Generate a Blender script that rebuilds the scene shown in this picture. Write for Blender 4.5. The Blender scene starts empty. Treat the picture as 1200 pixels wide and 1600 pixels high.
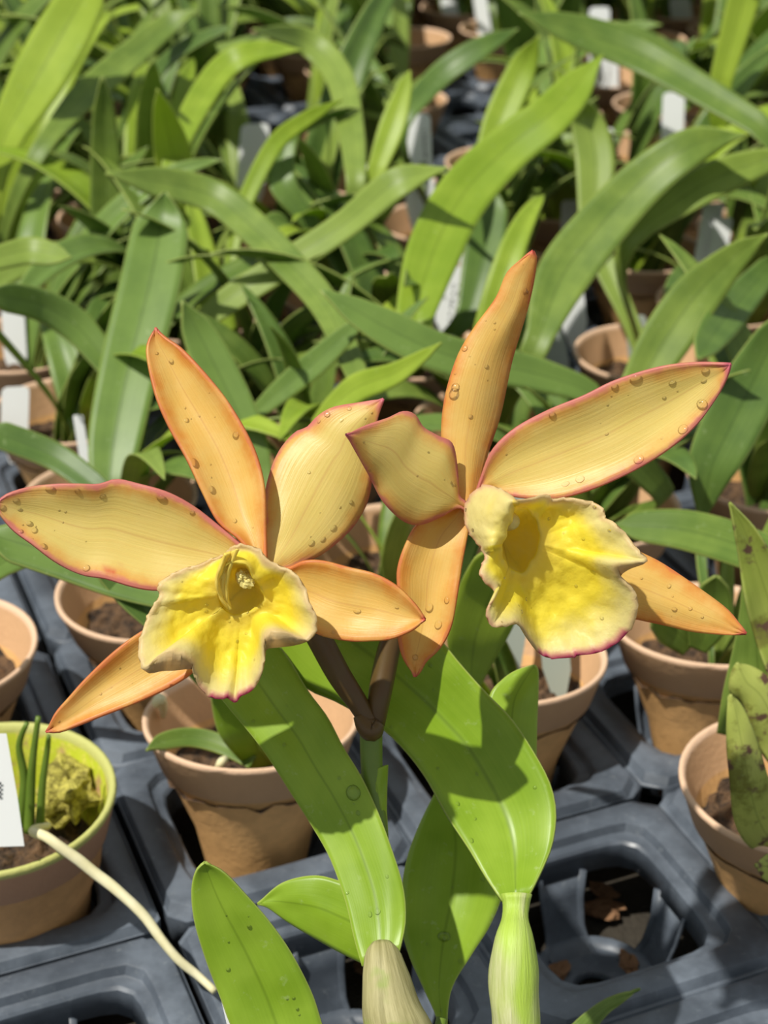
import bpy, math, random
from mathutils import Vector, Matrix, noise as mnoise
random.seed(7)
C = bpy.context.scene.collection
sc = bpy.context.scene
R = math.radians

# ------------------------------------------------------------------ camera, sun, sky, exposure
CAM = Vector((0, 0, .39)); PITCH = R(29); F = 2600.0
cd = bpy.data.cameras.new('camera'); cam = bpy.data.objects.new('camera', cd); C.objects.link(cam)
cam.location = CAM; cam.rotation_euler = (R(90) - PITCH, 0, 0)
cd.sensor_fit = 'VERTICAL'; cd.sensor_height = 36; cd.sensor_width = 27; cd.lens = F / 1600 * 36
cd.clip_start = .01; cd.clip_end = 20
cd.dof.use_dof = True; cd.dof.focus_distance = .372; cd.dof.aperture_fstop = 22
sc.camera = cam
sd = bpy.data.lights.new('sun', 'SUN'); so = bpy.data.objects.new('sun', sd); C.objects.link(so)
TO_SUN = Vector((-.40, -.256, .879)).normalized()
so.rotation_euler = TO_SUN.to_track_quat('Z', 'Y').to_euler(); so.location = (-1, -1, 2)
sd.energy = 4.6; sd.angle = R(.9); sd.color = (1, .96, .88)
w = bpy.data.worlds.new('world'); sc.world = w; w.use_nodes = True
bg = w.node_tree.nodes['Background']; bg.inputs[0].default_value = (.90, .96, 1, 1); bg.inputs[1].default_value = .50
sc.view_settings.view_transform = 'Standard'; sc.view_settings.look = 'None'
sc.view_settings.exposure = 0; sc.view_settings.gamma = 1; sc.view_settings.use_curve_mapping = False

FW = Vector((0, math.cos(PITCH), -math.sin(PITCH))); UP = Vector((0, math.sin(PITCH), math.cos(PITCH))); RT = Vector((1, 0, 0))
DOFF = 0.0
def U(px, py, d):                      # photo pixel and distance along the view axis -> place
    return CAM + (FW + RT * ((px - 600) / F) - UP * ((py - 800) / F)) * (d + DOFF)
def G(px, py, z):                      # photo pixel on a horizontal level z -> place
    d = FW + RT * ((px - 600) / F) - UP * ((py - 800) / F)
    return CAM + d * ((z - CAM.z) / d.z)
def depth(p): return (p - CAM).dot(FW)
def proj(p):
    d = depth(p); v = p - CAM
    return 600 + v.dot(RT) / d * F, 800 - v.dot(UP) / d * F

# ------------------------------------------------------------------ materials
def srgb(r, g, b, k=1.0):
    f = lambda c: ((c / 255 + .055) / 1.055) ** 2.4 if c > 10 else c / 255 / 12.92
    return (f(r) * k, f(g) * k, f(b) * k, 1)
class Mat:
    def __init__(s, name):
        s.m = bpy.data.materials.new(name); s.m.use_nodes = True; s.t = s.m.node_tree; s.n = s.t.nodes; s.n.clear()
        s.out = s.n.new('ShaderNodeOutputMaterial')
    def add(s, t, **k):
        n = s.n.new(t)
        for a, v in k.items():
            if isinstance(a, str) and a.startswith('i_'): n.inputs[a[2:].replace('_', ' ')].default_value = v
            else: setattr(n, a, v)
        return n
    def link(s, a, b): s.t.links.new(a, b)
    def mix(s, fac, a, b, mode='MIX'):
        n = s.add('ShaderNodeMix', data_type='RGBA', blend_type=mode, clamp_factor=True)
        for idx, v in ((0, fac), (6, a), (7, b)):
            if hasattr(v, 'is_output'): s.link(v, n.inputs[idx])
            else: n.inputs[idx].default_value = v
        return n.outputs[2]
    def math(s, op, a, b=0.0, c=0.0):
        n = s.add('ShaderNodeMath', operation=op)
        for i, v in enumerate((a, b, c)):
            if hasattr(v, 'is_output'): s.link(v, n.inputs[i])
            else: n.inputs[i].default_value = v
        return n.outputs[0]
    def ramp(s, v, a, b, x=0.0, y=1.0):
        n = s.add('ShaderNodeMapRange', interpolation_type='SMOOTHSTEP'); s.link(v, n.inputs[0])
        for i, q in enumerate((a, b, x, y)): n.inputs[i + 1].default_value = q
        return n.outputs[0]
    def noise(s, vec, scale, detail=3, rough=.5):
        n = s.add('ShaderNodeTexNoise'); n.inputs['Scale'].default_value = scale; n.inputs['Detail'].default_value = detail
        n.inputs['Roughness'].default_value = rough
        if vec is not None: s.link(vec, n.inputs['Vector'])
        return n.outputs[0]
    def obj(s): return s.add('ShaderNodeTexCoord').outputs['Object']
    def uv(s, sx=1, sy=1):
        m = s.add('ShaderNodeMapping'); s.link(s.add('ShaderNodeTexCoord').outputs['UV'], m.inputs[0]); m.inputs['Scale'].default_value = (sx, sy, 1)
        return m.outputs[0]
    def attr(s, n): return s.add('ShaderNodeAttribute', attribute_name=n).outputs['Fac']
    def bump(s, h, strength=.3, dist=.001):
        n = s.add('ShaderNodeBump'); n.inputs['Strength'].default_value = strength; n.inputs['Distance'].default_value = dist
        s.link(h, n.inputs['Height']); return n.outputs[0]
    def finish(s, col, rough=.5, bump=None, trans=0.0, tcol=None, spec=.5, **k):
        p = s.add('ShaderNodeBsdfPrincipled'); p.inputs['Specular IOR Level'].default_value = spec
        if hasattr(col, 'is_output'): s.link(col, p.inputs['Base Color'])
        else: p.inputs['Base Color'].default_value = col
        if hasattr(rough, 'is_output'): s.link(rough, p.inputs['Roughness'])
        else: p.inputs['Roughness'].default_value = rough
        for a, v in k.items(): p.inputs[a.replace('_', ' ')].default_value = v
        if bump is not None: s.link(bump, p.inputs['Normal'])
        o = p.outputs[0]
        if trans:
            t = s.add('ShaderNodeBsdfTranslucent'); c = tcol if tcol is not None else col
            if hasattr(c, 'is_output'): s.link(c, t.inputs[0])
            else: t.inputs[0].default_value = c
            m = s.add('ShaderNodeMixShader'); m.inputs[0].default_value = trans
            s.link(o, m.inputs[1]); s.link(t.outputs[0], m.inputs[2]); o = m.outputs[0]
        s.link(o, s.out.inputs[0]); return s.m

def leaf_mat(name, c0, c1, vein=.15, trans=.32, rough=.38, rnd=.5, spec=.5, spots=None):
    m = Mat(name); oi = m.add('ShaderNodeObjectInfo').outputs['Random']
    n1 = m.noise(m.obj(), 70, 3)
    f = m.math('ADD', m.math('MULTIPLY', oi, rnd), m.math('MULTIPLY', n1, 1 - rnd * .6))
    col = m.mix(m.ramp(f, .2, .95), c0, c1)
    vn = m.noise(m.uv(1.2, 38), 1, 2)
    col = m.mix(m.math('MULTIPLY', m.ramp(vn, .35, .7), vein), col, tuple(min(1, x * 1.5) for x in c1[:3]) + (1,))
    sep = m.add('ShaderNodeSeparateXYZ'); m.link(m.uv(), sep.inputs[0])
    mid = m.math('ABSOLUTE', m.math('SUBTRACT', sep.outputs[1], .5))
    col = m.mix(m.ramp(mid, .0, .035, .35, 0), col, tuple(x * .45 for x in c0[:3]) + (1,))
    e = m.attr('edge'); col = m.mix(m.ramp(e, .0, .45, .55, 0), col, srgb(190, 200, 110))
    if spots:
        sn = m.noise(m.obj(), 60, 5, .65); col = m.mix(m.ramp(sn, .50, .62), col, spots[0])
        sn = m.noise(m.obj(), 170, 3, .6); col = m.mix(m.ramp(sn, .56, .68), col, spots[1])
    dust = m.noise(m.obj(), 260, 4, .7)
    col = m.mix(m.ramp(dust, .60, .78, 0, .35), col, srgb(190, 205, 150))
    return m.finish(col, rough, m.bump(vn, .8 * vein, .0006), trans, None, spec)
M = {}
M['leaf_bg'] = leaf_mat('strap_leaf_green', srgb(90, 120, 46), srgb(148, 170, 76), .15, .36, .42, .5, .4)
M['leaf_dark'] = leaf_mat('deep_green_leaf', srgb(80, 110, 48), srgb(120, 148, 68), .15, .30, .40, .5, .4)
M['leaf_lime'] = leaf_mat('lime_leaf', srgb(138, 168, 44), srgb(178, 200, 72), .12, .42, .42, .5, .4)
M['leaf_main'] = leaf_mat('fleshy_leaf', srgb(124, 158, 28), srgb(158, 188, 60), .06, .24, .38, .1, .4)
M['leaf_mottled'] = leaf_mat('mottled_leaf', srgb(158, 174, 70), srgb(194, 200, 108), .1, .35, .45, .3, .4,
                             (srgb(136, 138, 60), srgb(112, 84, 66)))

def petal_mat(name, mid, rim, pink, w_rim, w_pink, tip_pink=True, pk_max=.7):
    m = Mat(name); e = m.attr('edge'); u = m.attr('along')
    n1 = m.noise(m.obj(), 160, 4, .6); n2 = m.noise(m.uv(2.2, 30), 1, 3)
    ee = m.math('ADD', e, m.math('MULTIPLY', m.math('SUBTRACT', n1, .5), w_rim * .9))
    col = m.mix(m.ramp(ee, .2, w_rim), rim, mid)
    col = m.mix(m.ramp(n2, .4, .75, 0, .16), col, rim)
    col = m.mix(m.ramp(n1, .35, .7, 0, .22), col, srgb(236, 214, 140))
    col = m.mix(m.ramp(ee, -.1, w_pink, pk_max, 0), col, pink)
    if tip_pink: col = m.mix(m.ramp(u, .955, 1.0, 0, .9), col, pink)
    col = m.mix(m.math('MULTIPLY', m.attr('pink'), m.ramp(n1, .3, .6)), col, srgb(206, 70, 60))
    sep = m.add('ShaderNodeSeparateXYZ'); m.link(m.uv(), sep.inputs[0])
    col = m.mix(m.ramp(m.math('ABSOLUTE', m.math('SUBTRACT', sep.outputs[1], .5)), 0, .022, .22, 0), col, srgb(176, 96, 60))
    cells = m.noise(m.obj(), 1500, 2)
    h = m.math('ADD', m.math('MULTIPLY', n2, 1.0), m.math('MULTIPLY', cells, .25))
    return m.finish(col, .42, m.bump(h, .2, .0005), .30, col, .4)
M['petal'] = petal_mat('cream_petal', srgb(226, 204, 114), srgb(224, 168, 82), srgb(208, 104, 124), 4.5, 1.5)
M['sepal'] = petal_mat('apricot_sepal', srgb(230, 190, 98), srgb(222, 152, 66), srgb(214, 92, 84), 4.0, .5, True, .4)
# lip: golden throat fading to cream with a pink hem
m = Mat('golden_lip'); e = m.attr('edge'); g = m.attr('along'); n1 = m.noise(m.obj(), 130, 4, .6); n3 = m.noise(m.obj(), 420, 3)
gg = m.math('ADD', g, m.math('MULTIPLY', m.math('SUBTRACT', n1, .5), .35))
col = m.mix(m.ramp(gg, .06, .46), srgb(236, 224, 152), srgb(248, 232, 74))
col = m.mix(m.ramp(gg, .70, 1.0, 0, .7), col, srgb(246, 224, 100))
col = m.mix(m.ramp(m.math('ADD', e, m.math('MULTIPLY', n1, 2.0)), .9, 2.6, .45, 0), col, srgb(226, 180, 150))
pk = m.attr('pink'); col = m.mix(pk, col, srgb(212, 84, 124))
M['lip'] = m.finish(col, .45, m.bump(m.math('ADD', n3, m.noise(m.obj(), 90, 2)), .4, .0008), .42, col, .35)
m = Mat('water'); tr = m.add('ShaderNodeBsdfTransparent'); gl_ = m.add('ShaderNodeBsdfGlossy'); gl_.inputs['Roughness'].default_value = .06
fr = m.add('ShaderNodeFresnel'); fr.inputs['IOR'].default_value = 1.4; mx = m.add('ShaderNodeMixShader'); m.link(m.math('MULTIPLY', fr.outputs[0], .75), mx.inputs[0])
m.link(tr.outputs[0], mx.inputs[1]); m.link(gl_.outputs[0], mx.inputs[2]); m.link(mx.outputs[0], m.out.inputs[0]); M['water'] = m.m
m = Mat('gold_fold'); n = m.noise(m.obj(), 200, 3); M['fold'] = m.finish(m.mix(n, srgb(240, 214, 90), srgb(250, 230, 120)), .45, None, .3)
m = Mat('anther_cream'); M['column'] = m.finish(srgb(240, 224, 140), .35, None, .2)
m = Mat('maroon_stalk'); n = m.noise(m.obj(), 120, 3); M['stalk'] = m.finish(m.mix(n, srgb(84, 50, 24), srgb(92, 80, 34)), .45, None, .1)
m = Mat('green_stalk'); n = m.noise(m.obj(), 120, 3); M['gstalk'] = m.finish(m.mix(n, srgb(84, 112, 34), srgb(116, 140, 50)), .45, None, .1)
# papery sheath, streaked lengthwise
m = Mat('papery_sheath'); a = m.noise(m.uv(2.5, 16), 1, 5, .7); b = m.noise(m.obj(), 90, 3)
col = m.mix(m.ramp(a, .3, .7), srgb(132, 126, 76), srgb(184, 176, 126)); col = m.mix(m.ramp(b, .5, .62, 0, .75), col, srgb(138, 160, 66))
col = m.mix(m.ramp(a, .64, .8, 0, .6), col, srgb(112, 92, 56)); M['sheath'] = m.finish(col, .6, m.bump(a, .4, .0008), .1)
m = Mat('papery_sheath_green'); a = m.noise(m.uv(2.5, 15), 1, 5, .7); b = m.noise(m.uv(2, 2.5), 1, 2)
col = m.mix(m.ramp(a, .3, .7), srgb(170, 180, 100), srgb(214, 214, 166)); col = m.mix(m.ramp(b, .44, .56, 0, .8), col, srgb(166, 200, 48))
M['sheath_green'] = m.finish(col, .5, m.bump(a, .6, .001), .12)
# clay-coloured pots
def pot_mat(name, body, band, rim, algae=0.0):
    m = Mat(name); o = m.obj(); sep = m.add('ShaderNodeSeparateXYZ'); m.link(o, sep.inputs[0]); z = sep.outputs[2]
    n1 = m.noise(o, 160, 5, .6); n2 = m.noise(o, 520, 3)
    col = m.mix(m.ramp(n1, .3, .7), body, tuple(x * 1.22 for x in body[:3]) + (1,))
    col = m.mix(m.ramp(z, .0545, .0552), col, m.mix(n1, band, tuple(x * 1.15 for x in band[:3]) + (1,)))
    col = m.mix(m.ramp(z, .0675, .0688), col, rim)
    if algae:
        r = m.math('SQRT', m.math('ADD', m.math('POWER', sep.outputs[0], 2.0), m.math('POWER', sep.outputs[1], 2.0)))
        ins = m.math('MULTIPLY', m.attr('inside'), m.ramp(n1, .30, .55)); col = m.mix(ins, col, srgb(186, 196, 50))
        col = m.mix(m.math('MULTIPLY', m.attr('inside'), m.ramp(n2, .5, .7, 0, .6)), col, srgb(214, 204, 100))
        col = m.mix(m.ramp(z, .0665, .068), col, srgb(184, 184, 108))
    return m.finish(col, .62, m.bump(m.math('ADD', n1, n2), .35, .0006), 0, None, .35)
M['pot'] = pot_mat('clay_tan_plastic', srgb(206, 160, 104), srgb(198, 158, 118), srgb(220, 184, 152))
M['pot_algae'] = pot_mat('clay_tan_plastic_with_algae', srgb(192, 146, 96), srgb(176, 134, 104), srgb(184, 184, 108), 1)
m = Mat('bark_mix'); o = m.obj(); n = m.noise(o, 230, 4, .7)
M['mix'] = m.finish(m.mix(m.ramp(n, .3, .7), srgb(38, 28, 20), srgb(112, 84, 56)), .85, m.bump(n, 1, .003))
m = Mat('moss'); n = m.noise(m.obj(), 350, 4, .7); M['moss'] = m.finish(m.mix(m.ramp(n, .35, .65), srgb(120, 110, 40), srgb(206, 196, 92)), .8, m.bump(n, 1, .002), .1)
m = Mat('black_tray_plastic'); o = m.obj(); n = m.noise(o, 28, 5, .65); n2 = m.noise(o, 260, 4, .7)
col = m.mix(m.ramp(n, .35, .7), srgb(68, 75, 84), srgb(104, 113, 124)); col = m.mix(m.ramp(n2, .58, .75, 0, .4), col, srgb(132, 138, 142))
M['tray'] = m.finish(col, m.ramp(n, .3, .7, .36, .55), m.bump(n2, .15, .0006), 0, None, .6)
m = Mat('bench_soil'); o = m.obj(); n = m.noise(o, 60, 5, .7); M['bench'] = m.finish(m.mix(n, srgb(34, 32, 26), srgb(66, 58, 46)), .9, m.bump(n, 1, .004))
m = Mat('white_label_plastic'); M['tag'] = m.finish(srgb(232, 234, 232), .4, None, .25)
m = Mat('grey_label_plastic'); M['tag_grey'] = m.finish(srgb(168, 176, 164), .25, None, .3)
m = Mat('print_ink'); M['ink'] = m.finish(srgb(60, 62, 62), .6)
m = Mat('aerial_root'); n = m.noise(m.obj(), 160, 3); M['root'] = m.finish(m.mix(n, srgb(206, 196, 140), srgb(236, 230, 196)), .6, m.bump(n, .4, .0006))
m = Mat('root_tip_green'); M['root_tip'] = m.finish(srgb(186, 196, 84), .45)
m = Mat('bark_chip'); n = m.noise(m.obj(), 200, 3); M['chip'] = m.finish(m.mix(n, srgb(92, 62, 40), srgb(160, 120, 84)), .85)

# ------------------------------------------------------------------ building helpers
ROOT = {}
def thing(name, loc, label, cat, group=None):
    o = bpy.data.objects.new(name, None); C.objects.link(o); o.location = loc; o.empty_display_size = .01
    ROOT[o.name] = Vector(loc); o['label'] = label; o['category'] = cat
    if group: o['group'] = group
    return o
def tag(o, label, cat, group=None, kind=None):
    if label: o['label'] = label
    if cat: o['category'] = cat
    if group: o['group'] = group
    if kind: o['kind'] = kind
    return o
def root_loc(o):
    while o.parent: o = o.parent
    return ROOT.get(o.name, Vector((0, 0, 0)))
def mesh(name, verts, faces, mat, parent=None, uvs=None, attrs=None, solid=0, smooth=True, local=False, offset=0.0):
    me = bpy.data.meshes.new(name)
    off = root_loc(parent) if (parent and not local) else Vector((0, 0, 0))
    me.from_pydata([tuple(Vector(v) - off) for v in verts], [], faces)
    if uvs:
        ul = me.uv_layers.new(name='UVMap')
        for l in me.loops: ul.data[l.index].uv = uvs[l.vertex_index]
    for k, vals in (attrs or {}).items():
        a = me.attributes.new(k, 'FLOAT', 'POINT'); a.data.foreach_set('value', vals)
    me.materials.append(mat)
    if smooth: me.polygons.foreach_set('use_smooth', [True] * len(me.polygons))
    me.update()
    o = bpy.data.objects.new(name, me); C.objects.link(o)
    if parent: o.parent = parent
    if solid:
        md = o.modifiers.new('thickness', 'SOLIDIFY'); md.thickness = solid; md.offset = offset
    return o
def cr(p0, p1, p2, p3, t):
    return tuple(.5 * (2 * b + (c - a) * t + (2 * a - 5 * b + 4 * c - d) * t * t + (3 * b - a - 3 * c + d) * t ** 3) for a, b, c, d in zip(p0, p1, p2, p3))
def spline(pts, n, closed=False, arc=True):
    pts = [tuple(p) for p in pts]; N = len(pts); dense = []
    segs = N if closed else N - 1; S = 12
    for i in range(segs):
        if closed: q = [pts[(i + k) % N] for k in (-1, 0, 1, 2)]
        else:
            q = [pts[max(i - 1, 0)], pts[i], pts[i + 1], pts[min(i + 2, N - 1)]]
        for s in range(S): dense.append(cr(*q, s / S))
    dense.append(pts[0] if closed else pts[-1])
    if not arc:
        out = []
        for k in range(n):
            f = k / (n if closed else n - 1) * (len(dense) - 1); i = min(int(f), len(dense) - 2); t = f - i
            out.append(tuple(a + (b - a) * t for a, b in zip(dense[i], dense[i + 1])))
        return out
    L = [0]
    for a, b in zip(dense, dense[1:]): L.append(L[-1] + math.dist(a[:2] if len(a) > 3 or True else a, b[:2]) if len(a) == 2 else L[-1] + math.dist(a[:3], b[:3]))
    out = []; j = 0
    for k in range(n):
        s = L[-1] * k / (n if closed else n - 1)
        while j < len(L) - 2 and L[j + 1] < s: j += 1
        t = (s - L[j]) / max(L[j + 1] - L[j], 1e-9); t = min(max(t, 0), 1)
        out.append(tuple(a + (b - a) * t for a, b in zip(dense[j], dense[j + 1])))
    return out
def grid_faces(nu, nv, wrap=False):
    f = []
    for i in range(nu - 1):
        for j in range(nv if wrap else nv - 1):
            a, b = i * nv + j, i * nv + (j + 1) % nv
            f.append((a, b, b + nv, a + nv))
    return f
class Surf:                            # keeps the rows of a blade so drops can sit on it
    pass
def blade(name, rows, mat, parent, solid=.0007, upos=None):
    nu, nv = len(rows), len(rows[0]); V = [p for r in rows for p in r]; uv = []; ed = []; al = []
    for i, r in enumerate(rows):
        wd = sum((r[j + 1] - r[j]).length for j in range(nv - 1))
        for j in range(nv):
            v = j / (nv - 1); u = i / (nu - 1); uv.append((u, v)); al.append(u)
            ed.append(min(min(v, 1 - v) * wd, (rows[-1][nv // 2] - r[j]).length) * 1000)
    o = mesh(name, V, grid_faces(nu, nv), mat, parent, uv, {'edge': ed, 'along': al}, solid)
    s = Surf(); s.rows = rows; s.o = o; return s
def petal(name, L, Rr, d0, d1, bow, cup, mat, parent, ripple=0.0, seed=0, nu=44, nv=15, fold=0.0, twist=0.0, dmid=None):
    A = spline(L, nu); B = spline(Rr, nu); rows = []
    for i in range(nu):
        u = i / (nu - 1); row = []
        wpx = math.dist(A[i], B[i]) / F * d0
        for j in range(nv):
            v = j / (nv - 1); s = 2 * v - 1
            d = d0 + (d1 - d0) * u + bow * 4 * u * (1 - u)
            d += cup * s * s * wpx + fold * (1 - abs(s)) * wpx + twist * s * wpx
            d += ripple * (abs(s) ** 3) * math.sin(u * 19 + seed + (2.0 if s > 0 else 0)) * min(1, wpx * 60) * min(1, (1 - u) * 6)
            d += .0006 * mnoise.noise(Vector((u * 5 + seed, v * 3, seed * 3.1)))
            row.append(U(A[i][0] + (B[i][0] - A[i][0]) * v, A[i][1] + (B[i][1] - A[i][1]) * v, d))
        rows.append(row)
    return blade(name, rows, mat, parent)
def tube(name, pts, mat, parent, n=14, ns=40, solid=0, flat=1.0, local=False, bump=0.0):
    P = spline([tuple(p) + (r,) for p, r in pts], ns); V = []; uv = []; prev = None
    for i, p in enumerate(P):
        c = Vector(p[:3]); q = Vector(P[min(i + 1, ns - 1)][:3]) - Vector(P[max(i - 1, 0)][:3]); q.normalize()
        a = prev if prev else (FW if abs(q.dot(FW)) < .9 else UP)
        a = (a - q * a.dot(q)).normalized(); prev = a; b = q.cross(a)
        for k in range(n):
            t = 2 * math.pi * k / n
            rr = p[3] * (1 + bump * mnoise.noise(c * 120 + Vector((math.cos(t), math.sin(t), 0))))
            V.append(c + a * math.cos(t) * rr * flat + b * math.sin(t) * rr); uv.append((i / ns, k / n))
    f = grid_faces(ns, n, True); f.append(tuple(range(n))[::-1]); f.append(tuple(range((ns - 1) * n, ns * n)))
    return mesh(name, V, f, mat, parent, uv, None, solid, True, local)
def lathe(prof, n=48):
    V = []; F_ = []
    for r, z in prof:
        for k in range(n): t = 2 * math.pi * k / n; V.append(Vector((r * math.cos(t), r * math.sin(t), z)))
    for i in range(len(prof) - 1):
        for k in range(n):
            a, b = i * n + k, i * n + (k + 1) % n; F_.append((a, b, b + n, a + n))
    return V, F_
def drops(name, spots, parent):       # beads of water lying on blades: (surf, u, v, radius)
    V = []; F_ = []
    for s, u, v, r in spots:
        nu, nv = len(s.rows), len(s.rows[0]); i = min(max(int(u * (nu - 1)), 1), nu - 2); j = min(max(int(v * (nv - 1)), 1), nv - 2)
        p = s.rows[i][j]; du = s.rows[i + 1][j] - s.rows[i - 1][j]; dv = s.rows[i][j + 1] - s.rows[i][j - 1]
        nn = du.cross(dv)
        if nn.length < 1e-12: continue
        nn.normalize()
        if nn.dot(FW) > 0: nn = -nn
        a = du.normalized(); b = nn.cross(a); p = p + nn * .0003; base = len(V); N, K = 12, 5
        st = random.uniform(.8, 1.5)
        for k in range(K + 1):
            ph = math.pi / 2 * k / K
            for q in range(N):
                t = 2 * math.pi * q / N; V.append(p + (a * math.cos(t) * st + b * math.sin(t)) * r * math.cos(ph) + nn * r * .45 * math.sin(ph))
        for k in range(K):
            for q in range(N):
                x, y = base + k * N + q, base + k * N + (q + 1) % N; F_.append((x, y, y + N, x + N))
        F_.append(tuple(base + q for q in range(N))[::-1])
    o = mesh(name, V, F_, M['water'], parent); o['kind'] = 'stuff'; return o

# ------------------------------------------------------------------ grid of cells
O = Vector((-.0423, .4323, 0)); E1 = Vector((.077, .032, 0)); E2 = Vector((-.032, .077, 0)); RIM = .075; TOP = .039
EX = E1.normalized(); EY = E2.normalized(); HALF = E1.length / 2
def cell(i, j): return O + E1 * i + E2 * j

# the bench the trays stand on
bench = mesh('floor', [(-3, -1, 0), (3, -1, 0), (3, 5, 0), (-3, 5, 0)], [(0, 1, 2, 3)], M['bench'], smooth=False); bench['kind'] = 'structure'

def tray(i0, j0, ni, nj):
    loc = cell(i0 + (ni - 1) / 2, j0 + (nj - 1) / 2); V = []; F_ = []; NQ = 40
    def sq(a, h, rc):                 # point at angle a on a rounded square
        c, s = math.cos(a), math.sin(a); p = rc
        k = (abs(c) ** p + abs(s) ** p) ** (-1 / p); return c * k * h, s * k * h
    for i in range(ni):
        for j in range(nj):
            ctr = cell(i0 + i, j0 + j); base = len(V)
            prof = [(HALF, 60, TOP - .0030), (HALF - .0018, 34, TOP - .0030), (HALF - .0034, 22, TOP - .0002), (HALF - .0040, 18, TOP), (HALF - .0100, 8, TOP), (HALF - .0106, 7.6, TOP - .0003),
                    (HALF - .0116, 7, TOP - .0028), (HALF - .0122, 6.6, TOP - .0032), (HALF - .0145, 6, TOP - .0034), (HALF - .0150, 5.8, TOP - .0040), (HALF - .0158, 5.4, TOP - .012)]
            for (h, p, z) in prof:
                for q in range(NQ):
                    a = 2 * math.pi * (q + .5) / NQ; x, y = sq(a, h, p)
                    if p == 60:
                        if i == 0 and x < -h * .96: x += .0016
                        if i == ni - 1 and x > h * .96: x -= .0016
                        if j == 0 and y < -h * .96: y += .0016
                        if j == nj - 1 and y > h * .96: y -= .0016
                    V.append(ctr + EX * x + EY * y + Vector((0, 0, z)))
            for k in range(len(prof) - 1):
                for q in range(NQ):
                    a, b = base + k * NQ + q, base + k * NQ + (q + 1) % NQ; F_.append((a, b, b + NQ, a + NQ))
            # skirts at the tray's outer sides
            for q in range(NQ):
                q2 = (q + 1) % NQ; am = 2 * math.pi * (q + 1) / NQ; x, y = math.cos(am), math.sin(am)
                if (i == 0 and x < -abs(y)) or (i == ni - 1 and x > abs(y)) or (j == 0 and y < -abs(x)) or (j == nj - 1 and y > abs(x)):
                    a, b = base + q, base + q2; s = len(V)
                    V.append(V[a] + Vector((0, 0, -.014))); V.append(V[b] + Vector((0, 0, -.014))); F_.append((a, s, s + 1, b))
            # straps down to a foot ring
            for k in range(4):
                t = k * math.pi / 2; dr = EX * math.cos(t) + EY * math.sin(t); sd_ = EX * -math.sin(t) + EY * math.cos(t)
                pr = [(HALF - .0155, .0085, TOP - .010), (HALF - .0165, .0075, TOP - .020), (.0225, .0070, .010), (.0195, .0078, .0045), (.012, .0085, .0025)]
                s = len(V)
                for (rr, wv, z) in pr:
                    for e in (-1, -.8, .8, 1):
                        V.append(ctr + dr * (rr - (.002 if abs(e) == 1 else 0)) + sd_ * wv * e + Vector((0, 0, z)))
                for a in range(len(pr) - 1):
                    for b in range(3):
                        q = s + a * 4 + b; F_.append((q, q + 1, q + 5, q + 4))
            s = len(V)
            for (rr, z) in ((.0205, .0060), (.0175, .0030), (.0075, .0028), (.006, .0015)):
                for q in range(24):
                    t = 2 * math.pi * q / 24; V.append(ctr + EX * math.cos(t) * rr + EY * math.sin(t) * rr + Vector((0, 0, z)))
            for a in range(3):
                for q in range(24):
                    x, y = s + a * 24 + q, s + a * 24 + (q + 1) % 24; F_.append((x, y, y + 24, x + 24))
    o = mesh('carrying_tray', [v - loc for v in V], F_, M['tray'], None, solid=.0011); o.location = loc; o.data.set_sharp_from_angle(angle=R(32))
    return o
ORD = ['first', 'second', 'third', 'fourth', 'fifth', 'sixth', 'seventh', 'eighth', 'ninth', 'tenth', 'eleventh', 'twelfth', 'thirteenth', 'fourteenth', 'fifteenth', 'sixteenth', 'seventeenth', 'eighteenth', 'nineteenth', 'twentieth']
tray_names = {(-4, -4): 'black plastic tray at the lower left below the green-rimmed pot',
              (0, -4): 'black plastic tray at the lower right with empty cells beside the mottled plant',
              (-4, 0): 'black plastic tray at the left that holds the pot with algae-covered rim',
              (0, 0): 'black plastic tray in the middle that holds the tan pots below the flowers'}
for i0 in range(-12, 16, 4):
    for j0 in range(-4, 20, 4):
        c = cell(i0 + 1.5, j0 + 1.5); vis = False
        for a in (0, 1, 2, 3):
            for b in (0, 1, 2, 3):
                p = cell(i0 + a, j0 + b) + Vector((0, 0, TOP))
                if depth(p) > .15:
                    x, y = proj(p)
                    if -140 < x < 1340 and -100 < y < 1900: vis = True
        if vis:
            t = tray(i0, j0, 4, 4)
            if (i0, j0) in tray_names: tag(t, tray_names[(i0, j0)], 'tray')
            else: tag(t, '%s from the left among trays in the %s tray row behind the nearest' % (ORD[(i0 + 12) // 4], ORD[(j0 + 4) // 4 - 1] if j0 >= 0 else 'front'), 'tray', 'trays under the background plants')

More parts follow.
